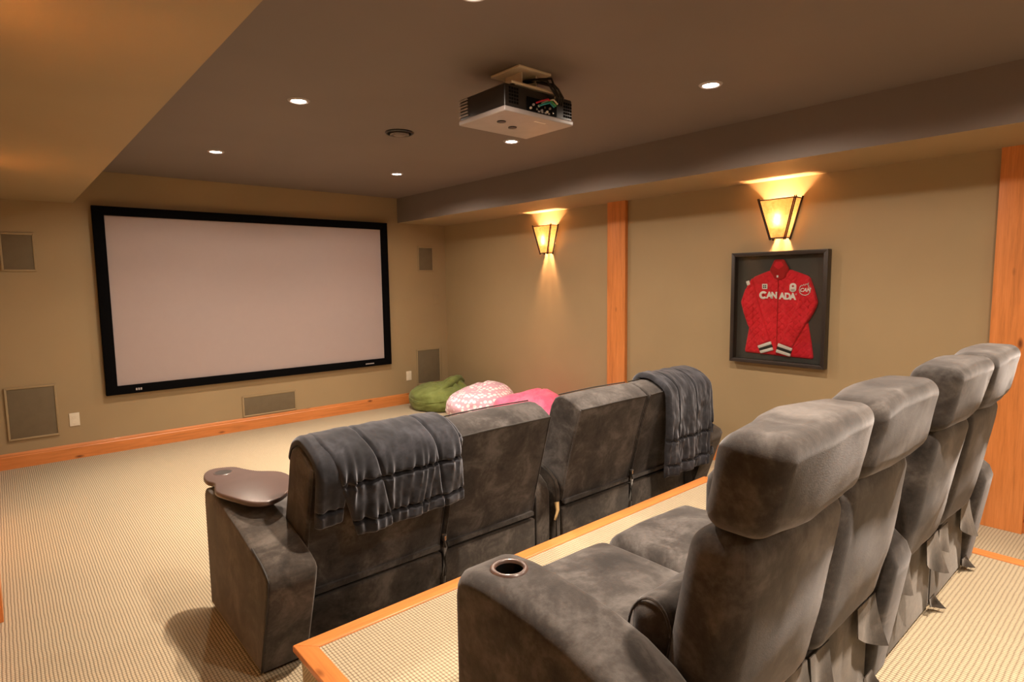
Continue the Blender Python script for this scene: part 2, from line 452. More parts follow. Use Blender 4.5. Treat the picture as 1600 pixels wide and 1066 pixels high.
# ------------------------------------------------------------------ projection screen
ps = thing('projection_screen', (-2.273, 0, .52), 'large pale projection screen in a wide black frame', 'screen')
SX0, SX1, SZ0, SZ1 = -3.698, -.8485, .522, 2.187
IX0, IX1, IZ0, IZ1 = -3.612, -.932, .600, 2.108
def mitred(prof_outer, name, mat):
    pass
def frame_side(a, b, c, d, y0, y1, name, mat, parent):
    # quad a,b outer, c,d inner (x,z), extruded y0..y1
    mb = MB(); mb.rprism([a, b, c, d], y0, y1, .003, 2, axis='y'); return mb.build(name, mat, parent, smooth=40)
frame_side((SX0, SZ1), (SX1, SZ1), (IX1, IZ1), (IX0, IZ1), -.055, 0, 'frame_rail', BLACKF, ps)
frame_side((SX0, SZ0), (SX1, SZ0), (IX1, IZ0), (IX0, IZ0), -.055, 0, 'frame_rail', BLACKF, ps)
frame_side((SX0, SZ0), (SX0, SZ1), (IX0, IZ1), (IX0, IZ0), -.055, 0, 'frame_stile', BLACKF, ps)
frame_side((SX1, SZ0), (SX1, SZ1), (IX1, IZ1), (IX1, IZ0), -.055, 0, 'frame_stile', BLACKF, ps)
MB().box(IX0-.01, IX1+.01, -.030, -.020, IZ0-.01, IZ1+.01).build('screen_fabric', SCREENM, ps)
mb = MB()
for i in range(7): mb.box(-1.188+i*.0155, -1.177+i*.0155, -.057, -.0545, .549, .562)
mb.build('maker_mark', SILVER, ps)
mb = MB()
for i in range(3): mb.box(-3.475+i*.018, -3.463+i*.018, -.057, -.0545, .548, .568)
mb.build('maker_mark', SILVER, ps)

# in-wall speakers
def speaker(x0, x1, z0, z1, label, deep=.012):
    cx = (x0+x1)/2
    t = thing('wall_speaker', (cx, 0, z0), label, 'speaker', 'in-wall speakers around the screen')
    fw = .016
    for nm, q in (('frame_rail', [(x0,z1),(x1,z1),(x1-fw,z1-fw),(x0+fw,z1-fw)]), ('frame_rail', [(x0,z0),(x1,z0),(x1-fw,z0+fw),(x0+fw,z0+fw)]),
              ('frame_stile', [(x0,z0),(x0,z1),(x0+fw,z1-fw),(x0+fw,z0+fw)]), ('frame_stile', [(x1,z0),(x1,z1),(x1-fw,z1-fw),(x1-fw,z0+fw)])):
        frame_side(*q, -deep, 0, nm, WALL, t)
    MB().rbox((cx, -deep*.35, (z0+z1)/2), ((x1-x0)/2-fw, deep*.35, (z1-z0)/2-fw), .002, 2, (2,1,2)).build('grille', GRILLE, t, smooth=40)
speaker(-4.325, -4.10, 1.622, 1.935, 'small square wall speaker upper left of the screen')
speaker(-4.385, -4.045, .232, .672, 'large square wall speaker low on the wall left of the screen', .018)
speaker(-2.553, -2.0, .137, .352, 'wide low wall speaker centred below the screen')
speaker(-.413, -.185, 1.627, 1.932, 'small wall speaker upper right of the screen')
speaker(-.474, -.118, .215, .657, 'large wall speaker behind the green bean bag', .018)
def outlet(x, z, label):
    t = thing('outlet_plate', (x, 0, z), label, 'outlet')
    MB().rbox((x, -.003, z), (.0365, .003, .0575), .0028, 2, (1,1,1)).build('plate', WHITEP, t, smooth=40)
    for dz in (-.021, .021):
        MB().rprism(smoothloop([(x-.017, z+dz), (x-.012, z+dz+.014), (x+.012, z+dz+.014), (x+.017, z+dz), (x+.012, z+dz-.014), (x-.012, z+dz-.014)], 2), -.0075, -.005, .0005, 1, axis='y').build('socket', WHITEP, t, smooth=40)
outlet(-3.938, .344, 'ivory outlet plate left of the screen beside the large square speaker')
outlet(-.587, .344, 'ivory outlet plate right of the screen above the baseboard')
t = thing('blank_plate', (-.155, 0, 1.27), 'small blank cover plate painted to match the wall', 'cover plate')
MB().rbox((-.155, -.002, 1.27), (.035, .002, .057), .0015, 2, (1,1,1)).build('plate', WALL, t, smooth=40)

# ------------------------------------------------------------------ sconces
def sconce(yc, side, label):
    # side=-1: right wall (points to -X); +1: left wall
    xw = 0 if side < 0 else XL
    t = thing('wall_sconce', (xw, yc, 1.92), label, 'sconce', 'amber glass wall sconces')
    S = lambda d, y, z: (xw + side*d, yc + y, z)
    zt, zb = 2.05, 1.775
    tw, bw, td, bd = .131, .055, .10, .072   # half widths and depths, top / bottom
    A = {('t', 'f', 1): S(td, tw, zt), ('t', 'f', -1): S(td, -tw, zt), ('b', 'f', 1): S(bd, bw, zb), ('b', 'f', -1): S(bd, -bw, zb),
         ('t', 'w', 1): S(.004, tw*1.0, zt), ('t', 'w', -1): S(.004, -tw*1.0, zt), ('b', 'w', 1): S(.004, bw, zb), ('b', 'w', -1): S(.004, -bw, zb)}
    def pane(a, b, c, d):
        vs = [Vector(A[k]) for k in (a, b, c, d)]; nn = (vs[1]-vs[0]).cross(vs[3]-vs[0]).normalized()*.0018
        mb = MB(); mb.add([v+nn for v in vs]+[v-nn for v in vs], [(0,1,2,3), (7,6,5,4), (0,4,5,1), (1,5,6,2), (2,6,7,3), (3,7,4,0)])
        return mb.build('glass_pane', AMBER, t)
    pane(('t','f',1), ('t','f',-1), ('b','f',-1), ('b','f',1))
    for s in (1, -1): pane(('t','f',s), ('t','w',s), ('b','w',s), ('b','f',s))
    def bar(a, b, r=.0055, ext=.012, off=(0,0,0)):
        p, q = Vector(a)+Vector(off), Vector(b)+Vector(off); d = (q-p).normalized()*ext
        return MB().tube([p-d, p.lerp(q, .33)+Vector((.0006,.0008,0)), p.lerp(q, .66)-Vector((.0006,.0008,0)), q+d], r, 6).build('frame_bar', BRONZE, t, smooth=60)
    for s in (1, -1):
        o1 = S(0,0,0); 
        bar(A['t','f',s], A['b','f',s], .0045, .014, (side*.003, s*.006, 0)); bar(A['t','f',s], A['b','f',s], .0045, .014, (side*.006, -s*.005, 0))
        bar(A['t','w',s], A['b','w',s], .0065, .014, (side*.006, s*.009, 0))
        bar(A['t','f',s], A['t','w',s], .004, .004); bar(A['b','f',s], A['b','w',s], .004, .004)
    bar(A['t','f',1], A['t','f',-1], .004, .008, (side*.004, 0, 0)); bar(A['b','f',1], A['b','f',-1], .0045, .008, (side*.004, 0, 0))
    c = S(.058, 0, 1.865)
    MB().tube([S(.002, 0, 1.80), S(.03, 0, 1.79), S(.058, 0, 1.80), c], .007, 8).build('socket_arm', BRONZE, t, smooth=60)
    mb = MB(); mb.rprism(fillet([(yc-.05, 1.78), (yc+.05, 1.78), (yc+.05, 1.98), (yc-.05, 1.98)], .008, 2), min(xw, xw+side*.004), max(xw, xw+side*.004), .001, 1)
    mb.build('backplate', BRONZE, t, smooth=40)
    MB().lathe((c[0], c[1], 1.865), [(.010, 0), (.014, .012), (.019, .035), (.021, .055), (.017, .075), (.008, .086)], 16).build('bulb', BULB, t, smooth=60)
    ld = bpy.data.lights.new('sconce_lamp', 'POINT'); ld.energy = SCONCE_W; ld.color = SCONCE_COL; ld.shadow_soft_size = .026
    lo = bpy.data.objects.new('sconce_lamp', ld); COL.objects.link(lo); lo.parent = t; lo.location = (side*.058, 0, -.005)
sconce(-1.885, -1, 'lit amber wall sconce left of the narrow fir post')
sconce(-4.312, -1, 'lit amber wall sconce above the framed red jacket')
sconce(-6.74, -1, 'lit amber wall sconce at the back of the right wall')
sconce(-1.885, 1, 'lit amber wall sconce on the left wall nearest the screen')
sconce(-4.312, 1, 'lit amber wall sconce on the left wall beside the front seats')
sconce(-7.2, 1, 'lit amber wall sconce at the back of the left wall')

# ------------------------------------------------------------------ framed jacket
fb = thing('shadow_box', (0, -4.306, .84), 'dark deep shadow-box frame with glass on the right wall', 'frame')
FY0, FY1, FZ0, FZ1 = -4.66, -3.953, .843, 1.680; fw = .028
def yz_side(q, x0, x1, name, mat, parent):
    mb = MB(); mb.rprism(q, x0, x1, .002, 2, axis='x'); return mb.build(name, mat, parent, smooth=40)
yz_side([(FY0,FZ1), (FY1,FZ1), (FY1-fw,FZ1-fw), (FY0+fw,FZ1-fw)], -.062, 0, 'frame_rail', BROWNF, fb)
yz_side([(FY0,FZ0), (FY1,FZ0), (FY1-fw,FZ0+fw), (FY0+fw,FZ0+fw)], -.062, 0, 'frame_rail', BROWNF, fb)
yz_side([(FY0,FZ0), (FY0,FZ1), (FY0+fw,FZ1-fw), (FY0+fw,FZ0+fw)], -.062, 0, 'frame_stile', BROWNF, fb)
yz_side([(FY1,FZ0), (FY1,FZ1), (FY1-fw,FZ1-fw), (FY1-fw,FZ0+fw)], -.062, 0, 'frame_stile', BROWNF, fb)
MB().box(-.006, -.001, FY0+fw-.004, FY1-fw+.004, FZ0+fw-.004, FZ1-fw+.004).build('backing', MATB, fb)
MB().box(-.0545, -.0525, FY0+fw-.002, FY1-fw+.002, FZ0+fw-.002, FZ1-fw+.002).build('glass', GLASS, fb)

jk = thing('jacket', (-.006, -4.306, .9), 'red quilted jacket with white CANADA lettering in the shadow box', 'jacket')
def puffy(loop, x0, dep, mat, name, quilt=None, parent=None, edge=.014, ramp_in=.03):
    """closed 2D loop (y,z) -> plump panel from x0 (back) to x0-dep"""
    L = [Vector(p) for p in loop]
    bm = bmesh.new()
    vs = [bm.verts.new((x0, p.x, p.y)) for p in L]; f = bm.faces.new(vs)
    bmesh.ops.triangulate(bm, faces=[f])
    for _ in range(6):
        es = [e for e in bm.edges if e.calc_length() > .0125]
        if not es: break
        bmesh.ops.subdivide_edges(bm, edges=es, cuts=1, use_grid_fill=False)
        bmesh.ops.triangulate(bm, faces=bm.faces)
    for _ in range(3): bmesh.ops.smooth_vert(bm, verts=[v for v in bm.verts if not v.is_boundary], factor=.5, use_axis_x=True, use_axis_y=True, use_axis_z=True)
    n = len(L)
    def dist(y, z):
        d = 9
        for i in range(n):
            a, b = L[i], L[(i+1) % n]; ab = b-a; t = max(0, min(1, (Vector((y, z))-a).dot(ab)/max(1e-9, ab.length_squared)))
            d = min(d, (Vector((y, z))-a-ab*t).length)
        return d
    for v in bm.verts:
        d = dist(v.co.y, v.co.z); h = dep*math.sqrt(max(0, 1-(1-min(1, d/ramp_in))**2))
        if quilt:
            q = max(.0, 1-abs(((v.co.y+v.co.z)/quilt) % 1-.5)*9, 1-abs(((v.co.y-v.co.z)/quilt) % 1-.5)*9)
            h -= .007*q*min(1, d/ramp_in)
        v.co.x = x0 - h - .0005
    # skirt back to x0
    be = [e for e in bm.edges if e.is_boundary]
    r = bmesh.ops.extrude_edge_only(bm, edges=be)
    for v in [g for g in r['geom'] if isinstance(g, bmesh.types.BMVert)]: v.co.x = x0
    mb = MB(); bm.verts.index_update()
    vv = [tuple(v.co) for v in bm.verts]; ff = [tuple(x.index for x in f.verts) for f in bm.faces]; bm.free()
    mb.add(vv, ff); return mb.build(name, mat, parent or jk, smooth=50)
body = fillet([(-4.235,1.544), (-4.1,1.492), (-4.118,1.39), (-4.103,1.217), (-4.081,1.1), (-4.05,.914), (-4.321,.908), (-4.57,.903), (-4.553,1.016), (-4.526,1.15), (-4.508,1.302), (-4.527,1.493), (-4.379,1.55), (-4.307,1.52)], .02, 2)
puffy(body, -.007, .014, RED, 'body', .052)
slL = fillet([(-4.1,1.492), (-4.047,1.399), (-4.016,1.307), (-4.042,1.215), (-4.075,1.129), (-4.123,1.044), (-4.165,.969), (-4.261,1.01), (-4.219,1.135), (-4.176,1.257), (-4.149,1.342), (-4.125,1.438)], .012, 2)
slR = fillet([(-4.527,1.493), (-4.56,1.409), (-4.59,1.308), (-4.57,1.25), (-4.53,1.177), (-4.476,1.074), (-4.421,.97), (-4.323,1.0), (-4.354,1.067), (-4.396,1.171), (-4.442,1.282), (-4.47,1.409), (-4.49,1.46)], .012, 2)
puffy(slL, -.012, .024, RED, 'sleeve', .052, ramp_in=.018); puffy(slR, -.012, .024, RED, 'sleeve', .052, ramp_in=.018)
cu = puffy(fillet([(-4.271,1.622), (-4.341,1.621), (-4.382,1.55), (-4.35,1.478), (-4.304,1.462), (-4.27,1.486), (-4.235,1.544)], .01, 2), -.018, .013, RED_D, 'collar')
puffy(fillet([(-4.285,1.606), (-4.328,1.605), (-4.345,1.575), (-4.307,1.545), (-4.268,1.575)], .006, 2), -.0305, .003, RED, 'collar_lining', parent=cu, ramp_in=.01)
def flat(loop, x0, dep, mat, name, parent=jk):
    mb = MB(); mb.rprism(loop, x0-dep, x0, .0006, 1); return mb.build(name, mat, parent, smooth=50)
MB().tube([(-.0235, -4.304, 1.47), (-.0225, -4.305, 1.25), (-.0225, -4.306, 1.05), (-.0215, -4.307, .915)], .0035, 6).build('zipper', RED_D, jk, smooth=60)
MB().rbox((-.034, -4.303, 1.497), (.003, .006, .008), .002, 2, (1,1,1)).build('zip_pull', WHITE, jk, smooth=60)
def cuff(P, name):
    P = [Vector(p) for p in P]  # a,b at sleeve end; c,d outer end
    for i, mt in enumerate((WHITE, PIPE, WHITE)):
        t0, t1 = i/3, (i+1)/3
        q = [P[0].lerp(P[3], t0), P[1].lerp(P[2], t0), P[1].lerp(P[2], t1), P[0].lerp(P[3], t1)]
        flat(fillet(q, .004, 2), -.0165, .015 if mt is WHITE else .013, mt, 'cuff_band')
cuff([(-4.163,.974), (-4.263,1.014), (-4.284,.949), (-4.190,.918)], 'l'); cuff([(-4.321,1.004), (-4.424,.973), (-4.410,.912), (-4.305,.936)], 'r')
def text_mesh(name, s, mat, parent, size, y, z, x, offset=.0, extr=.0012, sx=1, shear=0, align='CENTER'):
    cu_ = bpy.data.curves.new(name, 'FONT'); cu_.body = s; cu_.size = size; cu_.extrude = extr; cu_.offset = offset
    cu_.align_x = align; cu_.align_y = 'CENTER'; cu_.shear = shear
    tmp = bpy.data.objects.new('tmp_text', cu_); COL.objects.link(tmp)
    dg = bpy.context.evaluated_depsgraph_get(); me = bpy.data.meshes.new_from_object(tmp.evaluated_get(dg))
    bpy.data.objects.remove(tmp); bpy.data.curves.remove(cu_)
    base = wloc(parent)
    for v in me.vertices:
        a, b, c = v.co; v.co = (x - c - base.x, y - a*sx - base.y, z + b - base.z)
    me.name = name; me.materials.clear(); me.materials.append(mat)
    o = bpy.data.objects.new(name, me); COL.objects.link(o); o.parent = parent; return o
# big round C with a maple leaf, then AN | ADA
XT = -.0228
mb = MB(); ring = []
for k in range(25):
    a = math.radians(38 + 284*k/24); ring.append((-4.195 - .032*math.cos(a), 1.359 + .030*math.sin(a)))
Cl = [(p[0], p[1]) for p in ring] + [(-4.195 - .0135*math.cos(math.radians(38+284*k/24)), 1.359 + .013*math.sin(math.radians(38+284*k/24))) for k in range(24, -1, -1)]
flat(Cl, XT, .0016, WHITE, 'letter')
LEAF = [(0,-1), (.04,-.42), (.5,-.5), (.42,-.28), (.92,.1), (.76,.2), (.84,.48), (.52,.42), (.45,.58), (.22,.32), (.32,.8), (.17,.72), (0,1)]
LEAF = LEAF + [(-x, y) for x, y in LEAF[-2:0:-1]]
def leaf(y, z, s, x, mat, name, dep=.0012, rot=0, parent=jk):
    c, sn = math.cos(rot), math.sin(rot)
    return flat([(y - s*(a*c-b*sn), z + s*(a*sn+b*c)) for a, b in LEAF], x, dep, mat, name, parent)
leaf(-4.195, 1.359, .011, XT, RED_D, 'leaf_mark')
for ch, y, z in (('A', -4.240, 1.357), ('N', -4.277, 1.356), ('A', -4.336, 1.352), ('D', -4.376, 1.350), ('A', -4.414, 1.349)):
    text_mesh('letter', ch, WHITE, jk, .064, y, z, XT, .0032, .0010, .92)
mb = MB(); mb.tube([(XT-.001, -4.437-.005*math.cos(2*PI*k/12), 1.367+.005*math.sin(2*PI*k/12)) for k in range(12)], .0011, 5, closed=True); mb.build('ring_mark', WHITE, jk)
# square patch
pt = flat(fillet([(-4.183,1.443), (-4.224,1.443), (-4.225,1.404), (-4.184,1.404)], .004, 2), XT, .0014, WHITE, 'patch')
for (y, z) in ((-4.197, 1.430), (-4.211, 1.430), (-4.197, 1.417), (-4.211, 1.417)):
    flat([(y-.005,z-.005), (y+.005,z-.005), (y+.005,z+.005), (y-.005,z+.005)], XT-.0014, .0008, MATB, 'patch_print', pt)
# oval patch with leaf and rings
ov = [(-4.413 + .0245*math.cos(a)*(1 if abs(math.cos(a)) < 2 else 1), 1.415 + (.012 if math.sin(a) > 0 else -.012) + .0205*math.sin(a)) for a in [2*PI*k/28 for k in range(28)]]
po = flat(ov, XT, .0014, WHITE, 'patch')
leaf(-4.413, 1.424, .011, XT-.0014, RED_D, 'patch_print', .0008, 0, po)
for i, (dy, dz) in enumerate(((-.010, 0), (0, 0), (.010, 0), (-.005, -.004), (.005, -.004))):
    MB().tube([(XT-.0018, -4.413+dy+.0042*math.cos(2*PI*k/12), 1.400+dz+.0042*math.sin(2*PI*k/12)) for k in range(12)], .0007, 5, closed=True).build('patch_print', [BLUE, MATB, RED_D, GOLD, GREEN][i], po)
# maple-leaf outline with CAN on the sleeve
out = [( -4.505 - .046*(a*math.cos(-.45)-b*math.sin(-.45)), 1.402 + .046*(a*math.sin(-.45)+b*math.cos(-.45))) for a, b in
       [(0,-.92), (.45,-.8), (.78,-.45), (.86,0), (.72,.38), (.6,.3), (.5,.62), (.3,.5), (.22,.8), (.1,.72), (0,1.15), (-.12,.75), (-.25,.82), (-.32,.5), (-.52,.62), (-.6,.3), (-.76,.38), (-.88,0), (-.78,-.45), (-.45,-.8)]]
MB().tube([(-.0375, y, z) for y, z in out], .0032, 6, closed=True).build('leaf_outline', WHITE, jk, smooth=60)
text_mesh('sleeve_letters', 'CAN', WHITE, jk, .036, -4.505, 1.397, -.0370, .0012, .0012, .95, .25)
flat(fillet([(-4.061,1.462), (-4.086,1.470), (-4.096,1.438), (-4.072,1.430)], .004, 2), -.034, .0022, WHITE, 'patch')

# ------------------------------------------------------------------ projector
PX0, PX1, PY0, PY1, PZ0, PZ1 = -2.578, -2.124, -4.218, -3.865, 2.26, 2.385
pj = thing('projector', ((PX0+PX1)/2, (PY0+PY1)/2, PZ0), 'dark ceiling projector with pale underside and coloured cables at its back', 'projector')
pcx, pcy = (PX0+PX1)/2, (PY0+PY1)/2
MB().rbox((pcx, pcy, PZ0+.07), ((PX1-PX0)/2-.004, (PY1-PY0)/2-.004, .055), .01, 3, (2,2,2)).build('body', DARKP, pj, smooth=40)
MB().rbox((pcx, pcy, PZ0+.012), ((PX1-PX0)/2, (PY1-PY0)/2, .012), .006, 3, (2,2,1)).build('bottom_shell', SILVER, pj, smooth=40)
yb_ = PY0+.0035
def grid_holes(x0, nx, z0, nz, st=.0155, sz=.0052):
    mb = MB()
    for i in range(nx):
        for j in range(nz): mb.box(x0+i*st-sz, x0+i*st+sz, yb_-.0012, yb_+.002, z0+j*st-sz, z0+j*st+sz)
    return mb.build('vent_holes', HOLE, pj)
grid_holes(PX0+.035, 4, PZ0+.045, 5); grid_holes(PX1-.062, 4, PZ0+.038, 5)
cp = MB().rbox((pcx+.01, yb_-.001, PZ0+.055), (.098, .004, .032), .002, 2, (1,1,1)).build('connector_panel', HOLE, pj, smooth=40)
for i in range(9):
    MB().lathe((pcx-.07+i*.018, yb_-.0045, PZ0+.036+(i % 2)*.018), [(.0055, 0), (.0055, -.008), (.003, -.009)], 10, axis='y').build('jack', (MOUNTM, SILVER, CHROME)[i % 3], cp, smooth=40)
for i in range(4): MB().box(pcx-.02+i*.022, pcx-.008+i*.022, yb_-.0075, yb_-.004, PZ0+.026, PZ0+.033).build('port', SILVER, cp)
for i, (mt, dz) in enumerate(((CORDR, .012), (CORDT, -.002), (CORDG, .005), (MOUNTM, .016))):
    x = pcx-.03+i*.012
    MB().tube([(x, yb_-.004, PZ0+.055+dz), (x+.005, yb_-.035, PZ0+.058+dz), (x+.035, yb_-.048, PZ0+.068+dz), (x+.075, yb_-.035, PZ0+.058+dz), (pcx+.085, yb_-.02, PZ0+.075), (pcx+.09, yb_-.01, PZ0+.115)], .0042, 7).build('cable', mt, pj, smooth=60)
for k in range(6): MB().box(PX0-.003, PX0+.003, PY1-.075, PY1-.008, PZ0+.034+k*.015, PZ0+.041+k*.015).build('side_louver', SILVER, pj)
for dx, dy in ((-.115, -.02), (.0, .03)):
    MB().lathe((pcx+dx, pcy+dy, PZ0), [(.022, .001), (.022, -.004), (.017, -.0055)], 20).build('foot', DARKP, pj, smooth=40)
MB().box(pcx+.01, pcx+.085, PY0+.05, PY0+.062, PZ0-.001, PZ0+.001).build('label_strip', WHITE, pj)
MB().lathe((pcx-.08, PY1, PZ0+.065), [(.045, -.01), (.045, .012), (.036, .016), (.034, .004)], 24, axis='y').build('lens', DARKP, pj, smooth=40)
mt_ = thing('projector_mount', (-2.37, -4.09, ZC), 'cream metal ceiling bracket holding the projector', 'bracket')
MB().rbox((-2.37, -4.10, ZC-.006), (.105, .105, .006), .003, 2, (1,1,1)).build('ceiling_plate', MOUNTM, mt_, smooth=40)
mb = MB(); mb.box(-2.42, -2.414, -4.16, -4.04, 2.405, ZC-.012); mb.box(-2.326, -2.32, -4.16, -4.04, 2.405, ZC-.012); mb.box(-2.42, -2.32, -4.046, -4.04, 2.405, ZC-.012)
mb.build('channel', MOUNTM, mt_)
MB().rbox((-2.37, -4.10, 2.398), (.16, .115, .006), .003, 2, (1,1,1)).build('lower_plate', MOUNTM, mt_, smooth=40)
for x, y in ((-2.51, -4.195), (-2.50, -3.95), (-2.23, -4.18), (-2.22, -3.95)):
    MB().lathe((x, y, 2.386), [(.013, 0), (.013, .02), (.008, .024)], 12).build('standoff', DARKP, mt_, smooth=40)
cb = thing('cable_bundle', (-2.3, -4.15, ZC), 'black cables looping from the ceiling into the projector back', 'cables')
for i, (x, sag) in enumerate(((-2.345, .0), (-2.33, .02), (-2.315, -.015), (-2.30, .01))):
    MB().tube([(x, -4.05, ZC-.02), (x+.01, -4.16, ZC-.03-sag*.5), (x+.03, -4.225, 2.44-sag), (x+.05, -4.235, 2.405+sag*.5), (x+.075, -4.245, 2.37), (x+.07, -4.235, 2.335)], .0055, 7).build('cable', PIPE, cb, smooth=60)

# ------------------------------------------------------------------ bean bags
def smooth_path3(pts, sub=5):
    out = []; n = len(pts)
    for i in range(n-1):
        p = [Vector(pts[max(0, min(n-1, i+d))]) for d in (-1, 0, 1, 2)]
        for k in range(sub):
            t = k/sub
            out.append(.5*((2*p[1])+(p[2]-p[0])*t+(2*p[0]-5*p[1]+4*p[2]-p[3])*t*t+(3*p[1]-p[0]-3*p[2]+p[3])*t**3))
    out.append(Vector(pts[-1])); return out
def beanbag(name, c, rx, ry, h, mat, label, seed, crease=None, lump=.06, tip=None, rot=0):
    nu, nv = 64, 36; mb = MB(); vs = []; fs = []
    for j in range(nv+1):
        t = j/nv; th = PI*t
        for i in range(nu):
            a = 2*PI*i/nu
            d = Vector((math.sin(th)*math.cos(a), math.sin(th)*math.sin(a), -math.cos(th)))
            nz = noise.fractal(d*1.7+Vector((seed, seed*.3, 0)), 1, 2, 3)*lump
            wr = abs(noise.noise(Vector((d.x*3+seed, d.y*3, d.z*11))))*-.035*max(0, 1-d.z*d.z)
            k = 1+nz+wr
            z = d.z
            prof = (1-abs(z)**2.6)**.5 if abs(z) < 1 else 0
            rad = math.hypot(d.x, d.y)
            sc_ = (prof/rad if rad > 1e-6 else 0)
            x, y = d.x*sc_*k, d.y*sc_*k
            zz = (z+1)/2
            if z < -.55: zz = (zz-.225)*.35+.03
            else: zz = (zz-.225)/.775*.97+.03
            zz = max(zz, 0)*(1+nz*.8)
            if tip:
                q = math.exp(-((x-tip[0])**2+(y-tip[1])**2)/tip[3])
                zz += tip[2]*q*max(0, z)
            if crease:
                ca, off, depth, wd = crease
                s = x*math.cos(ca)+y*math.sin(ca)-off - .05*math.sin(6*(-x*math.sin(ca)+y*math.cos(ca)))
                zz -= depth*math.exp(-(s/wd)**2)*max(0, z+.2)
                s2 = s+.25
                zz -= depth*.6*math.exp(-(s2/(wd*.8))**2)*max(0, z-.1)
            X, Y = x*rx, y*ry
            cr, sr = math.cos(rot), math.sin(rot)
            vs.append((c[0]+X*cr-Y*sr, c[1]+X*sr+Y*cr, max(.001, zz*h)))
    for j in range(nv):
        for i in range(nu): fs.append((j*nu+i, j*nu+(i+1) % nu, (j+1)*nu+(i+1) % nu, (j+1)*nu+i))
    mb.add(vs, fs); t_ = thing(name, (c[0], c[1], 0), label, 'bean bag', 'bean bags by the screen corner')
    o = mb.build('cover', mat, t_, smooth=70); return t_
gb = beanbag('bean_bag', (-.44, -.46), .37, .36, .30, GREEN, 'olive green bean bag in the corner beside the screen', 3.1, (.4, .12, .24, .05), .07, (.45, -.2, .30, .09))
_r, _t = Vector((.83, -.56, 0)), Vector((-.56, -.83, 0)); _c = Vector((-.44, -.46, 0))
MB().tube(smooth_path3([_c-_r*.05+_t*.27+Vector((0,0,.20)), _c+_r*.07+_t*.17+Vector((0,0,.275)), _c+_r*.16+_t*.06+Vector((0,0,.322)), _c+_r*.23-_t*.05+Vector((0,0,.335)), _c+_r*.29-_t*.12+Vector((0,0,.28))]), [.012+.036*math.sin(PI*min(1, k/20*1.0))**.8 for k in range(21)], 10).build('cloth_fold', GREEN, gb, smooth=70)
MB().tube([(-.44+.37*math.cos(a)*1.0, -.46+.36*math.sin(a)*1.0, .135+.012*math.sin(3*a)) for a in [2*PI*k/40 for k in range(40)]], .0035, 5, closed=True).build('seam', GREEN, gb, smooth=60)
beanbag('bean_bag', (-.43, -1.26), .40, .38, .35, DOTS, 'mauve bean bag with white dots between the green and the pink bags', 5.7, (2.2, .1, .05, .1), .08, (.35, .1, .2, .25))
beanbag('bean_bag', (-.43, -2.06), .38, .42, .37, PINK, 'bright pink bean bag showing above the front seats', 9.2, (1.1, .05, .08, .06), .10, (.3, -.15, .12, .2), .4)
beanbag('bean_bag', (-.42, -2.86), .36, .34, .42, BLUE, 'blue bean bag mostly hidden behind the front seats', 1.4, (.3, .0, .06, .08), .08)

# ------------------------------------------------------------------ sofas
def arm_profile(yf, z0, pts):
    return [(yf - a, z0 + b) for a, b in pts]
ARM2 = [(0,0), (0,.50), (.006,.535), (.025,.562), (.06,.573), (.13,.578), (.22,.576), (.30,.570), (.40,.556), (.48,.536), (.55,.505), (.60,.47), (.635,.44), (.65,.40), (.645,.36), (.59,0)]
ARM1 = [(0,0), (0,.50), (.006,.545), (.025,.570), (.06,.580), (.13,.582), (.24,.574), (.34,.558), (.50,.530), (.65,.495), (.75,.468), (.80,.445), (.815,.42), (.80,.36), (.68,0)]
ARMS = [(0,0), (0,.45), (.01,.50), (.04,.52), (.13,.52), (.30,.50), (.45,.45), (.56,.40), (.61,.36), (.63,.30), (.63,0)]
def suede_tube(name, pts, r, parent, mat=PIPE, n=6): return MB().tube(pts, r, n).build(name, mat, parent, smooth=60)
def bulge(amt, seed, hx, hz, ax='y'):
    pass

# ---- rear row: four joined recliners on the riser
r2 = thing('theatre_sofa', (-2.31, -5.45, RH+.002), 'rear four-seat suede recliner row with tall separate headrests, on the riser', 'sofa')
Z0 = RH+.002
AX = [(-3.572, -3.385), (-2.40, -2.21), (-1.24, -1.05)]
SEAT2 = [(-3.38, -2.892), (-2.888, -2.403), (-2.207, -1.727), (-1.723, -1.243)]
for i, (a, b) in enumerate(AX):
    ar = MB().rprism(arm_profile(-5.142, Z0, ARM2), a, b, .038, 5).build('arm', SUEDE, r2, smooth=60)
    cx_, cy_, cz_ = (a+b)/2, -5.262, Z0+.5775
    cutter = MB().lathe((cx_, cy_, cz_), [(.037, -.085), (.037, .05)], 32).build('cutter', HOLE)
    md = ar.modifiers.new('cut', 'BOOLEAN'); md.operation = 'DIFFERENCE'; md.object = cutter; md.solver = 'EXACT'
    bpy.context.view_layer.update()
    me_ = bpy.data.meshes.new_from_object(ar.evaluated_get(bpy.context.evaluated_depsgraph_get()))
    ar.modifiers.clear(); ar.data = me_; bpy.data.objects.remove(cutter)
    while len(me_.materials) > 1: me_.materials.pop()
    for p_ in me_.polygons: p_.material_index = 0
    ch = MB().lathe((cx_, cy_, cz_), [(.0355, -.030), (.0355, .0035), (.040, .0062), (.046, .0048), (.049, -.004), (.0372, -.006), (.0368, -.030)], 32, ring=True).build('cup_holder', CHROME if False else TRAYM, ar, smooth=60)
    MB().lathe((cx_, cy_, cz_), [(.0352, -.003), (.0345, -.080), (.0362, -.082), (.0366, -.003)], 28, ring=True).build('cup_well', HOLE, ar, smooth=50)
    MB().lathe((cx_, cy_, cz_), [(.0362, -.083), (.0362, -.080)], 28).build('cup_floor', HOLE, ar)
MB().box(-3.385, -2.40, -5.70, -5.14, Z0, Z0+.30).build('base', SUEDE_D, r2)
MB().box(-2.21, -1.24, -5.70, -5.14, Z0, Z0+.30).build('base', SUEDE_D, r2)
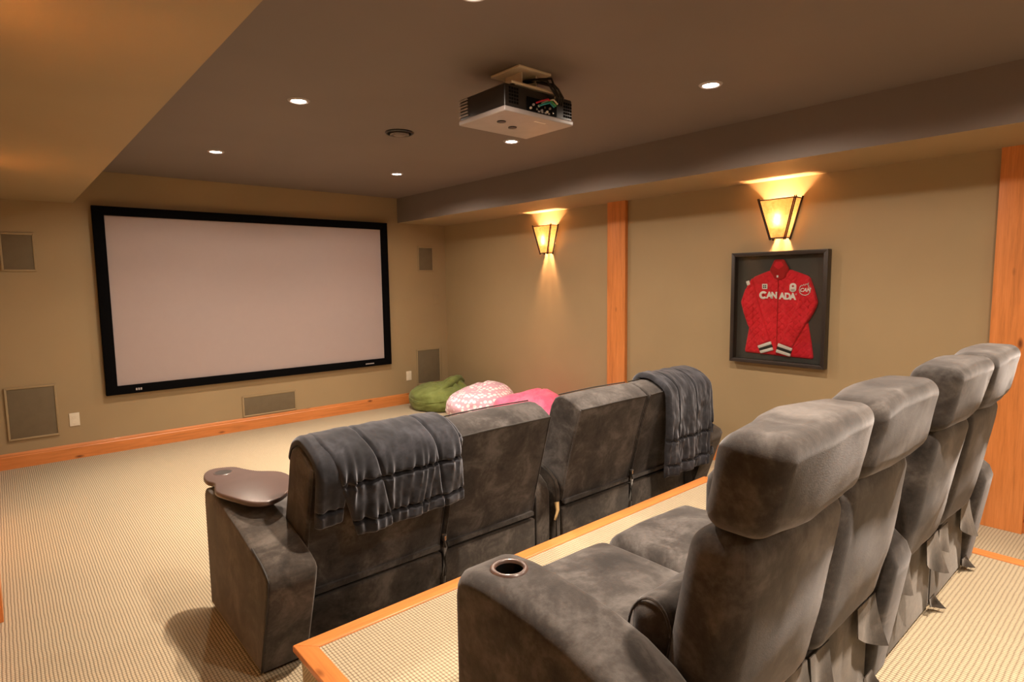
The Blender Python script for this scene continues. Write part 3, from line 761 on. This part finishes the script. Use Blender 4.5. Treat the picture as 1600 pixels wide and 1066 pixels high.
for i, (a, b) in enumerate(SEAT2):
    cx_, hw = (a+b)/2, (b-a)/2
    sd = i*3.7+1
    def fseat(p, hw=hw, sd=sd):
        u = p.x/hw; v = p.y/.27
        crown = .022*(1-u*u)*(1-v*v*.6) if p.z > 0 else 0
        nn = noise.fractal(Vector((p.x*6+sd, p.y*6, 0)), 1, 2, 3)*.005 if p.z > 0 else 0
        return (p.x, p.y, p.z + crown + nn - (.012*max(0, -v-.2) if False else 0))
    MB().rbox((cx_, -5.335, Z0+.345), (hw, .275, .075), .05, 5, (10,10,2), fseat).build('seat_cushion', SUEDE, r2, smooth=60)
    MB().rbox((cx_, -5.10, Z0+.165), (hw-.004, .035, .135), .025, 3, (4,1,4)).build('footrest', SUEDE, r2, smooth=60)
    # backrest, leaning to the rear
    def fback(p, hw=hw, sd=sd):
        zz = p.z
        y = p.y - .17*(zz+.25)
        wz = (zz+.25)/.50
        bul = .018*(1-(p.x/hw)**2)*math.sin(PI*min(1, max(0, wz)))
        y += -bul if p.y < 0 else bul*1.2
        y += noise.fractal(Vector((p.x*5+sd, zz*5, sd)), 1, 2, 3)*.006*(1 if p.y < 0 else 0)
        xs = 1 - .05*max(0, .3-wz)
        return (p.x*xs, y, zz + .0)
    MB().rbox((cx_, -5.675, Z0+.545), (hw-.004, .072, .248), .055, 5, (8,2,12), fback).build('backrest', SUEDE, r2, smooth=60)
    def flum(p, sd=sd): return (p.x, p.y - .1*p.z + noise.noise(Vector((p.x*9+sd, p.z*9, 0)))*.008, p.z)
    MB().rbox((cx_, -5.585, Z0+.50), (hw-.012, .055, .085), .05, 4, (8,2,3), flum).build('lumbar_roll', SUEDE, r2, smooth=60)
    lr_ = r2.children[-1] if False else [c_ for c_ in r2.children if c_.name.startswith('lumbar_roll')][-1]
    for xe in (-hw+.030, hw-.030): MB().tube([(cx_+xe, -5.585+.056*math.cos(t_)-.1*.086*math.sin(t_), Z0+.50+.086*math.sin(t_)) for t_ in [2*PI*k/28 for k in range(28)]], .0035, 6, closed=True).build('piping', SUEDE, lr_, smooth=60)
    def fhead(p, hw=hw, sd=sd):
        wz = (p.z+.105)/.21
        y = p.y - .19*p.z
        y += -.012*(1-(p.x/hw)**2)*(1 if p.y < 0 else -1.2)
        x = p.x*(1 - .035*(1-wz))
        z = p.z + .010*(1-(p.x/hw)**2)*(1 if p.z > 0 else -.6)
        n_ = noise.fractal(Vector((p.x*6+sd*2, p.y*6, p.z*6)), 1, 2, 3)*.005
        return (x, y+n_, z+n_)
    MB().rbox((cx_, -5.800, Z0+.895), (hw+.001, .070, .105), .048, 6, (8,2,4), fhead).build('headrest', SUEDE, r2, smooth=60)
    for sx_ in (-.1, .1): MB().tube([(cx_+sx_, -5.755, Z0+.72), (cx_+sx_, -5.79, Z0+.86)], .012, 8).build('headrest_post', DARKP, r2, smooth=60)
    # rear base panel and loose dust flaps
    MB().rbox((cx_, -5.712, Z0+.15), (hw-.003, .014, .15), .008, 2, (2,1,2)).build('rear_panel', SUEDE_D, r2, smooth=50)
    def flap(xa, xb, za, zb, out, tipx, nm='dust_flap'):
        nx, nz = 6, 8; vs = []; fs = []
        for s in (0, 1):
            for q in range(nz+1):
                t = q/nz
                for p_ in range(nx+1):
                    u = p_/nx
                    x = xa+(xb-xa)*u + tipx*t*u
                    zlo = zb + (za-zb)*.45*(1-u)**1.5
                    z = za + (zlo-za)*t
                    y = -5.742 - out*(t**1.6)*(u**1.5) - .006*math.sin(u*PI*2+i)*t - s*.003
                    vs.append((x, y, z))
        W = nx+1; O = W*(nz+1)
        for s in (0, 1):
            for q in range(nz):
                for p_ in range(nx): fs.append(tuple(s*O+k for k in (q*W+p_, q*W+p_+1, (q+1)*W+p_+1, (q+1)*W+p_)))
        rim = [k for k in range(W)] + [q*W+nx for q in range(1, nz+1)] + [nz*W+k for k in range(nx-1, -1, -1)] + [q*W for q in range(nz-1, 0, -1)]
        for k in range(len(rim)): fs.append((rim[k], rim[(k+1) % len(rim)], rim[(k+1) % len(rim)]+O, rim[k]+O))
        return MB().add(vs, fs).build(nm, SUEDE_D, r2, smooth=60)
    flap(b-.15, b-.005, Z0+.315, Z0+.155, .035, .012)
    flap(a+.01, a+.13, Z0+.31, Z0+.19, .012, 0)
    flap(b-.07, b-.0, Z0+.06, Z0+.010, .032, .010)

# ---- front row: two loveseats
BACK1 = [(-4.045, .245), (-4.075, .36), (-4.115, .52), (-4.155, .66), (-4.188, .765), (-4.196, .787), (-4.178, .803), (-4.13, .832), (-4.08, .848), (-4.04, .848), (-4.005, .83), (-3.975, .785), (-3.94, .68), (-3.89, .52), (-3.86, .40), (-3.87, .30)]
def loveseat(label, x0, x1, seats, larm, rarm, key, dy=0, dz=0):
    t = thing('loveseat', ((x0+x1)/2, -3.8, 0), label, 'sofa', 'front row loveseats')
    if larm: arms = [larm]
    else: arms = []
    if rarm: arms.append(rarm)
    for a, b in arms:
        prof = arm_profile(-3.425, .02, [(p, q*.97) for p, q in (ARM1 if b-a > .12 else ARMS)])
        o = MB().rprism(prof, a, b, .016 if b-a > .12 else .01, 4).build('arm', SUEDE_D, t, smooth=50)
        suede_tube('arm_piping', [(a+.003, -3.425-p, .022+q*.97) for p, q in (ARM1 if b-a > .12 else ARMS)[-6:]], .0035, o)
        MB().box(a+.02, b-.02, -4.08, -3.46, 0, .022).build('foot_rail', HOLE, o)
    MB().box(seats[0][0], seats[-1][1], -4.02, -3.46, .03, .26).build('base', SUEDE_D, t)
    for i, (a, b) in enumerate(seats):
        cx_, hw = (a+b)/2, (b-a)/2; sd = key*7+i*2.3
        def fs_(p, hw=hw, sd=sd):
            u = p.x/hw
            return (p.x, p.y, p.z + (.02*(1-u*u) + noise.noise(Vector((p.x*6+sd, p.y*6, 0)))*.006 if p.z > 0 else 0))
        MB().rbox((cx_, -3.65, .375), (hw-.002, .25, .075), .045, 4, (6,6,2), fs_).build('seat_cushion', SUEDE, t, smooth=60)
        MB().rbox((cx_, -3.42, .20), (hw-.004, .03, .15), .02, 3, (3,1,3)).build('footrest', SUEDE, t, smooth=60)
        xa, xb = a+.004, b-.004
        def fb_(q, cx_=cx_, hw=hw, sd=sd):
            x, y, z = q; u = (x-cx_)/hw
            n_ = noise.fractal(Vector((x*4+sd, z*4, y*2)), 1, 2, 3)*.007
            return (x, y - .008*(1-u*u) + n_ if y < -4.04 else y + n_, z + .006*(1-u*u)*(1 if z > .7 else 0))
        bo = MB().rprism(BACK1, xa, xb, .014, 4, mid=10, fn=fb_).build('backrest', SUEDE, t, smooth=50)
        def E_(x, y, z): return fb_((x, y, z))
        zt = [(-4.196, .790)]
        suede_tube('piping', [E_(xa+.012+(xb-xa-.024)*k/8, -4.198, .789) for k in range(9)], .0042, bo)
        suede_tube('piping', [E_(xa+.012+(xb-xa-.024)*k/8, -4.03, .851) for k in range(9)], .0035, bo)
        for xs_ in (xa+.010, xb-.010): suede_tube('side_piping', [E_(xs_, y-.001, z) for y, z in BACK1[0:6]], .0035, bo, SUEDE)
        # lower rear panel with a dark slot above it
        MB().rbox((cx_, -4.045, .113), (hw-.006, .016, .093), .008, 2, (2,1,2)).build('rear_panel', SUEDE_D, t, smooth=50)
        MB().rbox((cx_, -4.056, .240), (hw-.02, .012, .012), .004, 2, (2,1,1)).build('pull_flap', SUEDE, t, smooth=50)
    s = seats[0][1]
    MB().tube([(s, -4.075, .30), (s-.001, -4.078, .24), (s-.008, -4.072, .10), (s-.012, -4.068, .03)], .012, 6).build('strap', SUEDE_D, t, smooth=60)
    MB().rbox((s, -4.082, .285), (.006, .004, .012), .002, 1, (1,1,1)).build('strap_buckle', CHROME, t)
    return t
ls1 = loveseat('front row loveseat with a cup tray on its left arm, left of the gap', -3.735, -2.15, [(-3.545, -2.868), (-2.864, -2.262)], (-3.735, -3.548), (-2.258, -2.15), 1)
ls2 = loveseat('front row loveseat on the right, beside the fir post', -2.10, -.64, [(-2.062, -1.447), (-1.443, -.832)], (-2.10, -2.066), (-.828, -.64), 2)
MB().tube([(-2.112, -4.07, .26), (-2.118, -4.085, .22), (-2.135, -4.09, .19), (-2.14, -4.085, .17)], [.014, .011, .008, .007], 7).build('pull_cord', GOLD, ls2, smooth=60)

# ---- swivel tray on the left arm
tr = thing('swivel_tray', (-3.62, -3.6, .578), 'kidney-shaped dark brown swivel tray on the front row left arm', 'tray')
TL = [(-3.727,-3.401), (-3.700,-3.325), (-3.655,-3.293), (-3.577,-3.325), (-3.544,-3.401), (-3.51,-3.474), (-3.45,-3.534), (-3.425,-3.60), (-3.43,-3.70), (-3.47,-3.80), (-3.545,-3.892), (-3.612,-3.918), (-3.665,-3.885), (-3.70,-3.80), (-3.738,-3.66), (-3.728,-3.585), (-3.715,-3.525), (-3.731,-3.469)]
TLs = smoothloop([(a, b) for a, b in TL], 4)
tp = MB().rprism(TLs, .590, .612, .007, 4, axis='z').build('tray_top', TRAYM, tr, smooth=50)
MB().lathe((-3.640, -3.392, .6125), [(.036, -.001), (.036, .0008), (.0395, .0018), (.043, -.0005)], 28).build('cup_rim', TRAYM, tp, smooth=50)
MB().lathe((-3.640, -3.392, .6125), [(.0362, -.001), (.0362, .0003)], 28).build('cup_recess', DARKP, tp)
MB().lathe((-3.64, -3.56, .578), [(.028, 0), (.028, .006), (.015, .010), (.015, .014)], 20).build('pivot', DARKP, tr, smooth=50)

# ---- throw blankets
def resample(path, n):
    P = [Vector(p) for p in path]; L = [0]
    for a, b in zip(P, P[1:]): L.append(L[-1]+(b-a).length)
    out = []
    for i in range(n+1):
        d = L[-1]*i/n; k = 0
        while k < len(L)-2 and L[k+1] < d: k += 1
        t = (d-L[k])/max(1e-9, L[k+1]-L[k]); out.append(P[k].lerp(P[k+1], t))
    return out, L[-1]
def smooth_path(pts, sub=6):
    out = []; n = len(pts)
    for i in range(n-1):
        p = [Vector(pts[max(0, min(n-1, i+d))]) for d in (-1, 0, 1, 2)]
        for k in range(sub):
            t = k/sub
            out.append(.5*((2*p[1])+(p[2]-p[0])*t+(2*p[0]-5*p[1]+4*p[2]-p[3])*t*t+(3*p[1]-p[0]-3*p[2]+p[3])*t**3))
    out.append(Vector(pts[-1])); return out
def blanket_layer(name, parent, path, xl, xr, seams_v, seams_u, seed, thick=.02, nu=90, nv=110, gather=.010, fold=.006, hem_wave=.0, zshift=None):
    P, L = resample(smooth_path(path), nv)
    vs = []; fs = []
    for s in (0, 1):
        for j in range(nv+1):
            v = j/nv
            a, b = P[max(0, j-1)], P[min(nv, j+1)]; tg = (b-a).normalized(); nr = Vector((tg.y, -tg.x))
            if nr.y < 0 and v < .5: pass
            for i in range(nu+1):
                u = i/nu
                x = xl(v) + (xr(v)-xl(v))*u
                eu = min(u, 1-u)*(xr(v)-xl(v)); ev = min(1, (1-v)*L/.02)
                edge = math.sqrt(max(0, 1-(1-min(1, eu/.022))**2))*math.sqrt(max(0, 1-(1-min(1, ev))**2)) if s == 0 else 0
                h = thick
                g = 0
                for sv in seams_v:
                    d = (v-sv)*L
                    h *= 1-.75*math.exp(-(d/.007)**2)
                    g += math.exp(-abs(d)/.045)*gather*(.3+.7*abs(noise.noise(Vector((x*7+seed, sv*5, 1)))) * 1.8)
                for su in seams_u: h *= 1-.55*math.exp(-(((u-su)*(xr(v)-xl(v)))/.006)**2)
                ph = 4*noise.noise(Vector((x*6+seed, v*1.5, 0)))
                rip = math.sin(x*150+ph*2.2+v*3)*g*.75 + math.sin(x*83+ph*1.3)*g*.6
                drp = max(0, v-.45)*2
                fo = fold*drp*math.sin(x*34+seed+2.2*noise.noise(Vector((x*3, v*2.5, seed)))) + fold*.5*noise.fractal(Vector((x*14+seed, v*L*9, 0)), 1, 2, 3)
                off = (h + rip + fo)*edge if s == 0 else -.001 + fo*.6
                zs = (zshift(u)*max(0, (v-.5)*2) if zshift else 0)
                p = P[j] + nr*off
                vs.append((x, p.x, p.y + zs))
    W = nu+1; O = W*(nv+1)
    for s in (0, 1):
        for j in range(nv):
            for i in range(nu):
                q = (j*W+i, j*W+i+1, (j+1)*W+i+1, (j+1)*W+i); fs.append(tuple(k+s*O for k in (q if s == 0 else q[::-1])))
    rim = list(range(W)) + [j*W+nu for j in range(1, nv+1)] + [nv*W+k for k in range(nu-1, -1, -1)] + [j*W for j in range(nv-1, 0, -1)]
    for k in range(len(rim)): fs.append((rim[k], rim[k]+O, rim[(k+1) % len(rim)]+O, rim[(k+1) % len(rim)]))
    return MB().add(vs, fs).build(name, VELVET, parent, smooth=80)
# path (y,z) from the front face over the top and down the back; normal points outward
PA = [(-3.955, .74), (-3.978, .80), (-4.005, .845), (-4.06, .866), (-4.13, .852), (-4.195, .812), (-4.218, .76), (-4.216, .66), (-4.205, .56), (-4.20, .485)]
PU = [(-3.968, .78), (-3.985, .815), (-4.006, .838), (-4.06, .858), (-4.13, .842), (-4.188, .805), (-4.205, .76), (-4.190, .68), (-4.170, .61), (-4.158, .545)]
PBK = [(-3.90, .50), (-3.965, .75), (-4.005, .848), (-4.06, .868), (-4.13, .855), (-4.198, .812), (-4.22, .76), (-4.222, .62), (-4.212, .42), (-4.205, .235)]
lerp = lambda a, b, t: a+(b-a)*t
b1 = thing('throw_blanket', (-3.2, -4.13, .787), 'charcoal quilted velvet throw over the leftmost front seat back', 'blanket', 'velvet throws on the front row')
blanket_layer('folded_layer', b1, PU, lambda v: lerp(-3.538, -3.525, v), lambda v: lerp(-3.38, -3.41, v), [.87], [], 2.2, .034, 60, 100, .010, .006)
blanket_layer('main_layer', b1, PA, lambda v: lerp(-3.492, -3.365, max(0, (v-.40)/.60)), lambda v: lerp(-2.905, -2.845, v), [.66, .905], [.30, .78], 6.4, .030, 150, 140, .019, .009, zshift=lambda u: .02*u)
blanket_layer('side_fold', b1, PU, lambda v: -2.95, lambda v: lerp(-2.862, -2.835, v), [.55, .70], [.5], 8.8, .018, 40, 80, .006, .005, zshift=lambda u: .12)
b2 = thing('throw_blanket', (-1.05, -4.13, .787), 'dark velvet throw hanging low over the rightmost front seat back', 'blanket', 'velvet throws on the front row')
blanket_layer('main_layer', b2, PBK, lambda v: lerp(-1.34, -1.275, v), lambda v: lerp(-.845, -.80, v), [.79, .93], [.22, .62], 11.3, .028, 140, 150, .015, .014, zshift=lambda u: .0)
blanket_layer('under_layer', b2, [(a+.012, b-.004) for a, b in PBK], lambda v: lerp(-1.0, -.97, v), lambda v: lerp(-.825, -.725, v), [.78, .93], [.5], 14.9, .022, 60, 110, .010, .010, zshift=lambda u: .045)
